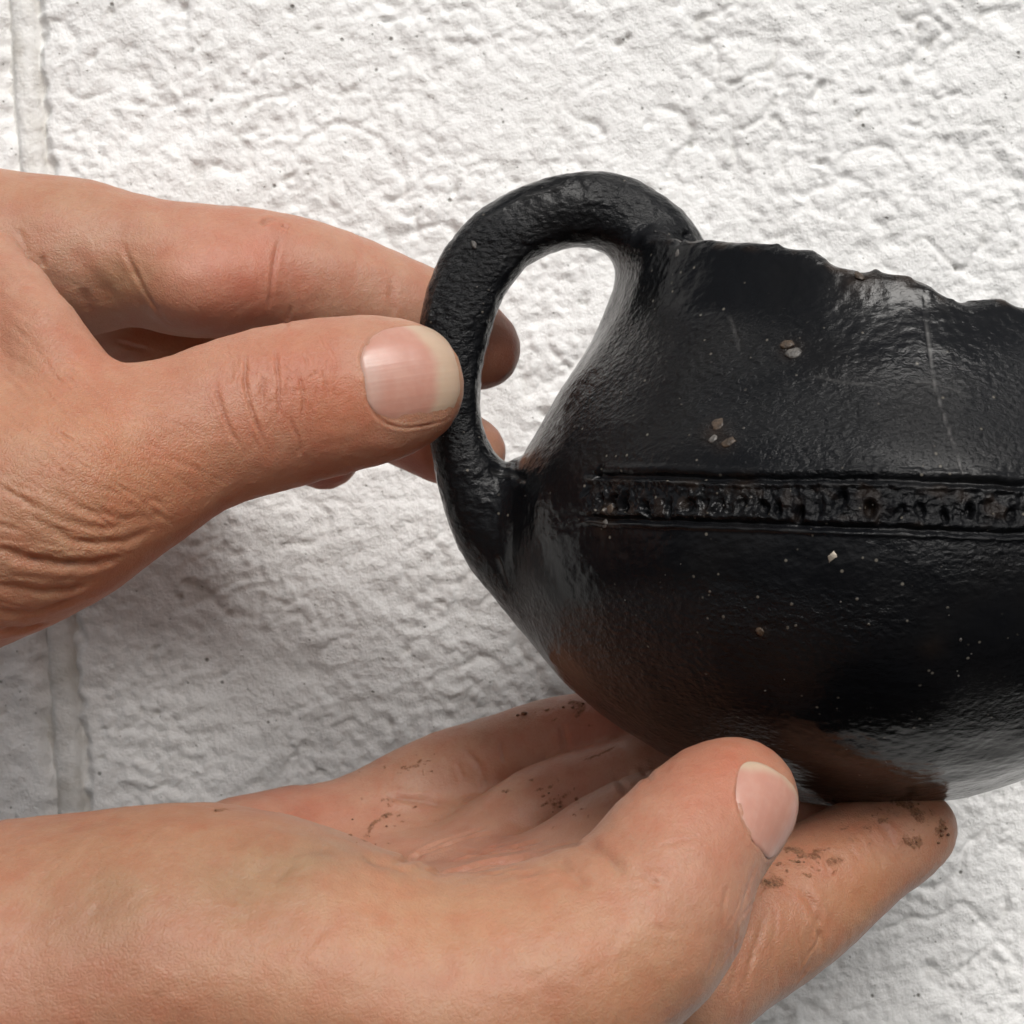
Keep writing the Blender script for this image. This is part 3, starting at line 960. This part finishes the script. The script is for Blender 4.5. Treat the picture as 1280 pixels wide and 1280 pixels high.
def nail_plate(fn, a, b, normal, half, lift=.32, free=.62, nu=61, nv=71, p0=2.6, p1=3.0, moon_amt=.7):
    """plate laid on the finger: a -> b runs under the nail from root to tip, normal is the way it faces, half its half width in mm"""
    a, b = np.array(a), np.array(b); ax = b - a; L = np.linalg.norm(ax); ax /= L
    nr = np.array(normal, float); nr -= ax * (nr @ ax); nr /= np.linalg.norm(nr); sd = np.cross(ax, nr)
    U, V = np.meshgrid(np.linspace(-1, 1, nu), np.linspace(0, 1, nv), indexing='ij')
    pw = np.where(V < .5, p0, p1)
    wd = np.clip(1 - np.abs(2 * V - 1) ** pw, 0, 1) ** (1 / pw)
    uu, vv = (U * wd).ravel(), V.ravel()
    o = a + (vv * L)[:, None] * ax + (uu * half)[:, None] * sd + nr * 25.0
    t = np.zeros(len(o))
    for _ in range(70):
        f = fn((o - nr * t[:, None]).astype(np.float32)); t = t + np.clip(f * .7, -1, 4)
    t = np.minimum(t, 25.0 - 0.5)
    skin_pts = o - nr * t[:, None]
    rim = np.maximum(np.abs(U).ravel() ** 8, np.clip((.07 - vv) / .07, 0, 1) ** 2)
    tip = sstep(.95, 1.0, vv)
    h = lift * (1 - rim * 2.2) - tip * lift * .6
    pts = skin_pts + nr * h[:, None]
    i = np.arange(nu * nv).reshape(nu, nv)
    qd = np.stack([i[:-1, :-1], i[1:, :-1], i[1:, 1:], i[:-1, 1:]], -1).reshape(-1, 4)
    nn = vnormals(pts, qd)
    if (nn * nr).sum() < 0: qd = qd[:, ::-1]
    pink = np.array([.47, .235, .178]); moon = np.array([.48, .315, .26]); fre = np.array([.50, .365, .265])
    nz = noise(np.stack([uu * 3, vv * 2, 0 * uu], 1), 3)
    w1 = (1 - sstep(.10, .30, vv + .30 * uu ** 2 + .03 * nz)) * moon_amt
    w2 = sstep(free - .05, free + .09, vv + .22 * uu ** 2 + .03 * nz)
    c = pink * (1 - w1[:, None]) + moon * w1[:, None]; c = c * (1 - w2[:, None]) + fre * w2[:, None]
    rg = .5 * noise(np.stack([uu * 7, vv * .35, 0 * uu], 1), 8) + .5 * noise(np.stack([uu * 16, vv * .5, 0 * uu], 1), 9)
    c = c * (1 + .03 * rg[:, None])
    g = i; e = int(nv * .86); outline = np.concatenate([skin_pts[g[0, 1:e][::-1]], skin_pts[g[-1, 1:e]]])
    return dict(pts=pts, qd=qd, col=c, ridge=rg, outline=outline[::2])

def nail(hand, plate, name):
    me = make_mesh(name, to_world(plate['pts']), plate['qd'])
    add_attr(me, 'skin', plate['col']); add_attr(me, 'ridge', plate['ridge'])
    return link(name, me, M_NAIL, hand)

# --- the hand that pinches the handle
up_palm = [
    ([(70, 322, 6, 90), (-60, 335, 8, 118), (-190, 420, -4, 145), (-330, 560, -26, 150)], 1.0),                 # index metacarpal
    ([(80, 345, 22, 86), (-150, 460, 14, 115)], 1.0),
    ([(60, 375, 42, 80), (-160, 500, 24, 105)], 1.0),
    ([(30, 410, 58, 72), (-170, 540, 32, 95)], 1.0),
    ([(150, 582, -29, 100), (60, 626, -32, 130), (-80, 655, -30, 165), (-260, 690, -34, 180)], 1.0),   # thumb metacarpal, wrist
    ([(-260, 680, -34, 185), (-460, 760, -62, 175)], 0.85),           # forearm
    ([(-10, 330, -16, 42), (52, 425, -26, 48), (100, 505, -30, 52)], 1.0),                # web edge
    ([(-110, 420, -14, 130), (-50, 550, -22, 125)], 1.0),
]
up_fingers = [
    ([(224, 354, .5, 55), (280, 350, 2, 58), (340, 348, 6, 58)], 1.0, 1.2),               # pad of the index finger above its base crease
    ([(70, 318, 8, 84), (150, 326, 6, 78), (240, 338, 5, 76), (345, 345, 8, 72), (430, 364, 11, 63), (500, 390, 14, 58), (560, 416, 16, 53), (604, 439, 17, 46)], 1.0, 6.0),
    ([(150, 588, -29, 100), (250, 540, -26, 93), (330, 513, -23, 93), (390, 501, -21, 89), (450, 489, -19.5, 84), (508, 480, -18.5, 73)], 1.22, 6.0),
    ([(80, 345, 22, 84), (210, 410, 30, 70), (330, 460, 33, 64), (470, 512, 26, 53), (586, 568, 17, 47)], 1.0, 5.0),
    ([(60, 375, 42, 76), (190, 460, 50, 66), (295, 512, 48, 58), (405, 566, 34, 46)], 1.0, 5.0),
    ([(30, 410, 58, 68), (160, 490, 62, 56), (240, 520, 60, 50), (330, 545, 46, 42)], 1.0, 5.0),
]
up_carve = [([(48, 292, -14, 26), (92, 340, -17, 34), (138, 392, -20, 44), (170, 425, -20, 44)], 2.0)]
fnU, loU, hiU = hand_sdf(up_palm, up_fingers, carve=up_carve)
up_strokes = [
    # thumb knuckle
    ([(269, 475), (272, 495), (280, 520), (289, 541), (302, 560)], .26, .34), ([(307, 440), (306, 482), (315, 515), (331, 557)], .30, .34), ([(344, 436), (348, 482), (349, 524)], .26, .32),
    ([(371, 462), (380, 495), (378, 524)], .24, .3), ([(361, 521), (374, 551), (375, 570)], .2, .3), ([(405, 462), (410, 501)], .14, .3), ([(290, 450), (288, 480)], .2, .5), ([(330, 470), (326, 500)], .2, .4),
    # wrist folds
    ([(-10, 684), (36, 699), (79, 706), (115, 706), (151, 696)], .8, .8), ([(-10, 730), (47, 740), (86, 739), (115, 728)], .55, .8), ([(-10, 764), (43, 766), (86, 751), (102, 744)], .45, .8),
    ([(30, 640), (70, 664), (100, 679), (154, 679), (192, 664)], .42, .7), ([(0, 610), (40, 632), (80, 652), (130, 662), (170, 655)], .25, .6), ([(60, 610), (110, 640), (160, 650), (205, 645)], .22, .6), ([(0, 790), (40, 786), (60, 778)], .6, 1.0),
    # index finger
    ([(350, 296), (344, 320), (340, 345), (335, 392)], .26, .42), ([(364, 380), (360, 400), (356, 412)], .2, .4), ([(488, 345), (490, 372), (492, 395)], .25, .7), ([(325, 283), (335, 276), (345, 275)], .5, .5), ([(352, 282), (362, 286)], .35, .5),
    ([(152, 300), (160, 322), (171, 345), (185, 366), (200, 386), (214, 406)], .25, .5),
    ([(92, 310), (108, 333), (126, 362), (140, 384)], .2, 1.6), ([(22, 285), (30, 300), (36, 318), (40, 335)], .18, .5), ([(52, 320), (54, 332), (55, 340)], .3, .5), ([(105, 360), (106, 375), (112, 392)], .3, .9), ([(145, 428), (165, 434), (185, 438)], .25, .5),
]
up_folds = [(220, 360, 3, 7, 1.2), (140, 372, 5, 6, -.8), (118, 335, 0, 4, .6), (165, 415, 0, 5, -.8), (250, 380, 3, 8, .4), (335, 275, 8, 4, .5), (300, 520, -30, 9, .25)]
red_ = (1.02, .80, .78); pale_ = (1.06, 1.10, 1.08); tan_ = (.95, .98, .90)
up_tint = [(430, 500, 7, (1.04, .92, .84)), (560, 450, 5, (1.02, 1.1, .9)), (400, 470, 8, (1.03, .93, .88)), (300, 350, 12, (1.03, .86, .86)), (330, 330, 8, (1.0, .9, .88)), (640, 440, 8, (.98, .78, .78)), (110, 440, 6, (1.02, .92, .90)), (90, 330, 7, (1.03, 1.1, 1.15)),
           (60, 560, 20, (.98, .93, .85)), (200, 600, 16, (1.02, .9, .8)), (160, 360, 6, (1.0, 1.05, .95)), (60, 250, 14, (.92, .92, .86)), (40, 700, 15, (.92, 1.0, .98)), (405, 605, 5, (1, .75, .75)), (525, 585, 6, (.95, .75, .72)), (350, 455, 10, (.95, .80, .76))]
up_hatch = [([(0, 520), (230, 500), (280, 590), (200, 650), (120, 660), (0, 620)], 32, 9, 60, 150, .055, .30),
            ([(0, 330), (90, 430), (130, 470), (60, 520), (0, 520)], 40, 10, 55, 70, .055, .32),
            ([(0, 640), (150, 670), (60, 780), (0, 790)], 12, 8, 60, 34, .07, .34),
            ([(280, 430), (420, 420), (420, 560), (280, 590)], 85, 22, 26, 34, .07, .25),
            ([(240, 290), (500, 330), (500, 400), (240, 400)], 80, 20, 30, 26, .045, .35)]
up_coarse = [(100, 580, 28, .9), (250, 560, 14, .6), (340, 510, 10, .5), (40, 430, 16, .7), (150, 270, 25, .5)]
nailU = nail_plate(fnU, P(449, 484, -20), P(570, 464, -18), (0.03, -1, 0.0), 7.8, free=.74, lift=.2)
hand_a = build_hand('hand', fnU, loU, hiU, up_strokes, up_folds, up_tint, [], up_coarse, up_hatch,
                    'hand pinching the handle of the black pot between thumb and index finger', (-100, 560, 5), 31, [nailU['outline']])
nail(hand_a, nailU, 'thumbnail')
print('hand', round(time.time() - T0, 1))

# --- the open hand that carries the pot
lo_palm = [
    ([(890, 1172, -26, 70), (815, 1118, -8, 62), (752, 1108, 4, 60)], 1.0),                                # skin between the finger bases
    ([(500, 1050, 35, 40), (560, 1040, 31, 34), (620, 1042, 26, 36)], 1.0),
    ([(800, 1205, -28, 80), (720, 1165, -10, 80), (640, 1140, 8, 74), (550, 1108, 26, 64), (480, 1072, 34, 60)], 1.0),   # knuckle row under the finger bases
    ([(600, 1172, -8, 88), (480, 1192, 0, 100), (300, 1200, -10, 130)], 1.0),             # palm floor
    ([(720, 1152, -6, 84), (600, 1142, 10, 84), (470, 1125, 22, 84)], 1.0),
    ([(470, 1052, 34, 70), (370, 1066, 30, 76), (260, 1100, 15, 88)], 1.0),               # little finger side
    ([(840, 1215, -36, 94), (700, 1230, -30, 110), (520, 1250, -25, 130)], 1.0),          # index metacarpal
    ([(-60, 1230, -62, 185), (100, 1210, -62, 178), (250, 1190, -62, 172), (400, 1212, -64, 156), (540, 1256, -66, 140), (680, 1226, -66, 122)], 0.8),   # wrist and ball of the thumb
    ([(100, 1230, -45, 190), (-120, 1255, -45, 200), (-340, 1285, -45, 208)], 0.75),      # forearm
]
lo_fingers = [
    ([(840, 1215, -36, 92), (985, 1135, -26, 80), (1070, 1072, -20, 63), (1148, 1036, -16, 50)], 1.0, 6.0),                   # index
    ([(650, 1230, -66, 122), (795, 1163, -64, 114), (850, 1068, -58, 92), (895, 1018, -54, 76), (925, 994, -52, 66)], 1.0, 7.0),   # thumb
    ([(700, 1110, 4, 70), (780, 1040, 6, 56), (880, 1010, 4, 50), (1000, 1015, -3, 49)], 1.0, 5.0),                             # middle
    ([(600, 1085, 20, 62), (660, 1020, 22, 47), (745, 988, 21, 50), (850, 955, 15, 45)], 1.0, 5.0),                           # ring
    ([(450, 1040, 36, 62), (520, 985, 38, 50), (600, 957, 37, 50), (700, 922, 33, 46), (800, 910, 26, 40)], 1.0, 5.0),        # little
]
lo_carve = [([(470, 1010, -14, 40), (560, 1018, -14, 46), (680, 1015, -16, 40)], 5.0)]
fnL, loL, hiL = hand_sdf(lo_palm, lo_fingers, kp=5.0, carve=lo_carve)
lo_strokes = [
    ([(540, 1098), (593, 1082), (641, 1077), (690, 1065), (727, 1055)], 1.1, .9), ([(490, 1084), (545, 1060), (586, 1046), (621, 1043)], .7, .7), ([(520, 1066), (560, 1050), (610, 1036)], .5, .5), ([(560, 1078), (620, 1062), (680, 1050)], .45, .5),
    ([(483, 995), (524, 1002), (573, 1010)], .5, .7), ([(580, 936), (597, 954), (607, 978), (609, 991)], .4, .6), ([(626, 926), (631, 954)], .25, .5), ([(570, 950), (580, 975)], .2, .5), ([(700, 905), (710, 940)], .4, .7),
    ([(728, 1053), (759, 1072), (781, 1094)], .5, .9), ([(690, 1068), (712, 1090), (735, 1112)], .4, .9),
    ([(999, 1107), (1014, 1125), (1024, 1150), (1030, 1190)], .5, .7), ([(1095, 1022), (1108, 1040), (1120, 1062)], .3, .6), ([(765, 965), (785, 990)], .3, .6), ([(800, 955), (812, 975)], .3, .6),
    ([(328, 1106), (350, 1082), (372, 1067), (420, 1064)], .5, 2.0), ([(250, 1060), (285, 1085), (300, 1120), (290, 1160)], .35, 2.2), ([(110, 1070), (128, 1110), (135, 1160)], .3, 2.2), ([(560, 1060), (610, 1068), (660, 1060)], .3, .6), ([(450, 1075), (480, 1085), (520, 1100)], .4, 1.5),
    ([(795, 1090), (830, 1110)], .15, .5), ([(820, 1060), (850, 1052), (875, 1046)], .1, .35), ([(855, 1080), (880, 1068)], .1, .35),
]
lo_folds = [(300, 1110, -80, 8, -.7), (420, 1090, -80, 8, .4), (560, 1150, -90, 14, .6), (90, 1150, -90, 10, -.5), (150, 1120, -90, 8, .4)]
lo_tint = [(920, 950, 9, (1.05, .86, .82)), (870, 1000, 9, (1.04, .95, .94)), (600, 1130, 18, (1.05, 1.06, 1.02)), (480, 1160, 22, (1.04, 1.08, 1.06)), (300, 1100, 8, (.86, .98, .95)), (128, 1130, 7, (.86, .96, .95)), (420, 1062, 6, (.86, .95, .98)), (370, 1080, 5, (.9, .98, .98)), (100, 1060, 14, (.92, .92, .86)),
           (300, 1030, 16, (.94, .92, .88)), (370, 1010, 12, (1.0, .82, .78)), (620, 1060, 14, (.98, .88, .85)), (560, 980, 8, (1.05, 1.08, 1.05)), (680, 1010, 9, (1.05, 1.05, 1.03)), (740, 910, 9, (1.0, .78, .75)), (1050, 1050, 12, (1.02, .88, .86)), (1080, 1100, 9, (1.0, 1.06, .92)),
           (1170, 1020, 6, (1.02, .95, .85)), (980, 1180, 14, (.98, .95, .85)), (800, 1230, 14, (.98, .93, .84)), (200, 1240, 26, (1.0, .95, .90)), (500, 1240, 26, (1.0, .96, .90))]
r5 = np.random.default_rng(5)
lo_dirt = []
for pl, rad, amt in [([(455, 1050), (465, 1030), (480, 1020), (490, 1016)], .55, .62), ([(500, 1028), (512, 1026)], .6, .5), ([(478, 1000), (494, 1002)], .6, .45), ([(503, 962), (512, 958), (522, 958)], .45, .55), ([(528, 962), (529, 966)], .4, .5),
                     ([(690, 1003), (700, 1004)], 1.0, .6), ([(705, 996), (712, 990)], .6, .55), ([(628, 989), (636, 988)], .5, .65), ([(715, 877), (730, 882), (722, 890)], 1.0, .6), ([(686, 886), (700, 884)], .7, .5), ([(730, 948), (745, 944), (765, 935)], .5, .6),
                     ([(1120, 1000), (1140, 1008), (1150, 1022)], 1.3, .72), ([(1175, 1040), (1180, 1030)], 1.1, .7), ([(1134, 1052), (1140, 1058), (1148, 1054)], 1.2, .62), ([(1102, 1026), (1106, 1025)], .6, .75), ([(985, 1060), (1000, 1066), (1012, 1072), (1022, 1066)], .9, .65),
                     ([(1038, 1078), (1050, 1076)], .9, .6), ([(956, 1104), (964, 1106), (972, 1102)], 1.0, .78), ([(1082, 1034), (1088, 1036)], .6, .6), ([(690, 1035), (691, 1033)], .4, .5), ([(270, 1012), (280, 1010)], .7, .7), ([(440, 1065), (445, 1062)], .5, .4),
                     ([(1090, 1008), (1120, 1014)], 1.4, .4), ([(1030, 1060), (1060, 1050)], 1.6, .33), ([(1160, 1008), (1168, 1016)], .8, .5), ([(985, 1085), (1010, 1080)], 1.3, .35)]:
    lo_dirt.append((pl, rad * 1.25, amt)); lo_dirt.append((pl, rad * 3.0, amt * .42))
for _ in range(70):
    cx, cy, sx, sy = [(490, 1020, 40, 18), (690, 1000, 35, 14), (1110, 1040, 45, 22), (700, 900, 30, 10), (520, 960, 30, 8), (1000, 1082, 24, 12)][r5.integers(6)]
    x, y = cx + sx * r5.normal(), cy + sy * r5.normal()
    lo_dirt.append(([(x, y), (x + r5.normal() * 3, y + r5.normal() * 2)], .22 + .25 * r5.random(), .55 + .25 * r5.random()))
lo_hatch = [([(0, 1060), (300, 1030), (420, 1080), (400, 1280), (0, 1280)], -50, 14, 40, 40, .07, .6), ([(900, 1120), (1010, 1110), (1030, 1200), (920, 1260), (880, 1240)], 110, 12, 60, 26, .10, .45),
            ([(1010, 1050), (1130, 1010), (1160, 1040), (1060, 1120)], 60, 8, 40, 30, .06, .35), ([(520, 1060), (700, 1050), (700, 1100), (520, 1100)], -12, 6, 60, 16, .14, .5), ([(560, 1100), (860, 1080), (860, 1240), (560, 1250)], -30, 14, 45, 30, .05, .6)]
lo_coarse = [(950, 1200, 16, .7), (100, 1250, 30, .5), (1060, 1130, 10, .4)]
nailL = nail_plate(fnL, P(909, 1054, -57.5), P(955, 965, -54), (0.56, -.82, -.06), 6.7, free=.92, p0=2.2, lift=.16, moon_amt=.15)
hand_b = build_hand('hand', fnL, loL, hiL, lo_strokes, lo_folds, lo_tint, lo_dirt, lo_coarse, lo_hatch,
                    'open palm-up hand with soil crumbs on its fingers carrying the black pot from below', (300, 1200, -40), 47, [nailL['outline']], .93)
nail(hand_b, nailL, 'thumbnail')
print('hand', round(time.time() - T0, 1))

# soil crumbs on the carrying hand
def build_soil():
    r = np.random.default_rng(9)
    V, Fc, off = [], [], 0
    import bmesh
    bm = bmesh.new(); bmesh.ops.create_icosphere(bm, subdivisions=1, radius=1.0)
    co0 = np.array([x.co[:] for x in bm.verts]); fc = np.array([[x.index for x in f.verts] for f in bm.faces]); bm.free()
    spots = [(652, 893, 3, 2, .45, 3), (470, 1030, 16, 10, .25, 14), (700, 1000, 12, 8, .25, 10), (1106, 1025, 3, 2, .35, 3), (968, 1104, 7, 4, .3, 8), (1140, 1050, 10, 8, .25, 8), (1178, 1036, 5, 8, .3, 6), (1005, 1068, 14, 5, .25, 8), (275, 1012, 6, 2, .3, 5), (632, 988, 3, 2, .35, 2), (1135, 1008, 14, 6, .25, 8), (720, 882, 12, 5, .25, 8)]
    px = [(cx + sx * r.normal(), cy + sy * r.normal()) for cx, cy, sx, sy, sz, num in spots for _ in range(num)]
    hc, hok = raymarch(fnL, px); k = -1
    for cx, cy, sx, sy, sz, num in spots:
        for _ in range(num):
            k += 1
            if not hok[k] or r.random() < .45: continue
            c = hc[k:k + 1]
            s = sz * (.5 + .9 * r.random())
            co = co0 * (1 + .5 * (r.random((len(co0), 1)) - .5)) * s * np.array([1, 1, .7])
            V.append(co + c[0]); Fc.append(fc + off); off += len(co)
    ob = link('soil_crumbs', make_mesh('soil', to_world(np.concatenate(V)), np.concatenate(Fc)), M_SOIL, None, to_world(np.array([P(700, 1000, 20)]))[0])
    tag(ob, 'dark brown soil crumbs scattered on the open palm and fingers', 'soil', kind='stuff')
build_soil()
for o in bpy.data.objects:
    if '_o' in o: del o['_o']
print('total', round(time.time() - T0, 1), 'tris', sum(len(o.data.polygons) * 2 for o in bpy.data.objects if o.type == 'MESH'))
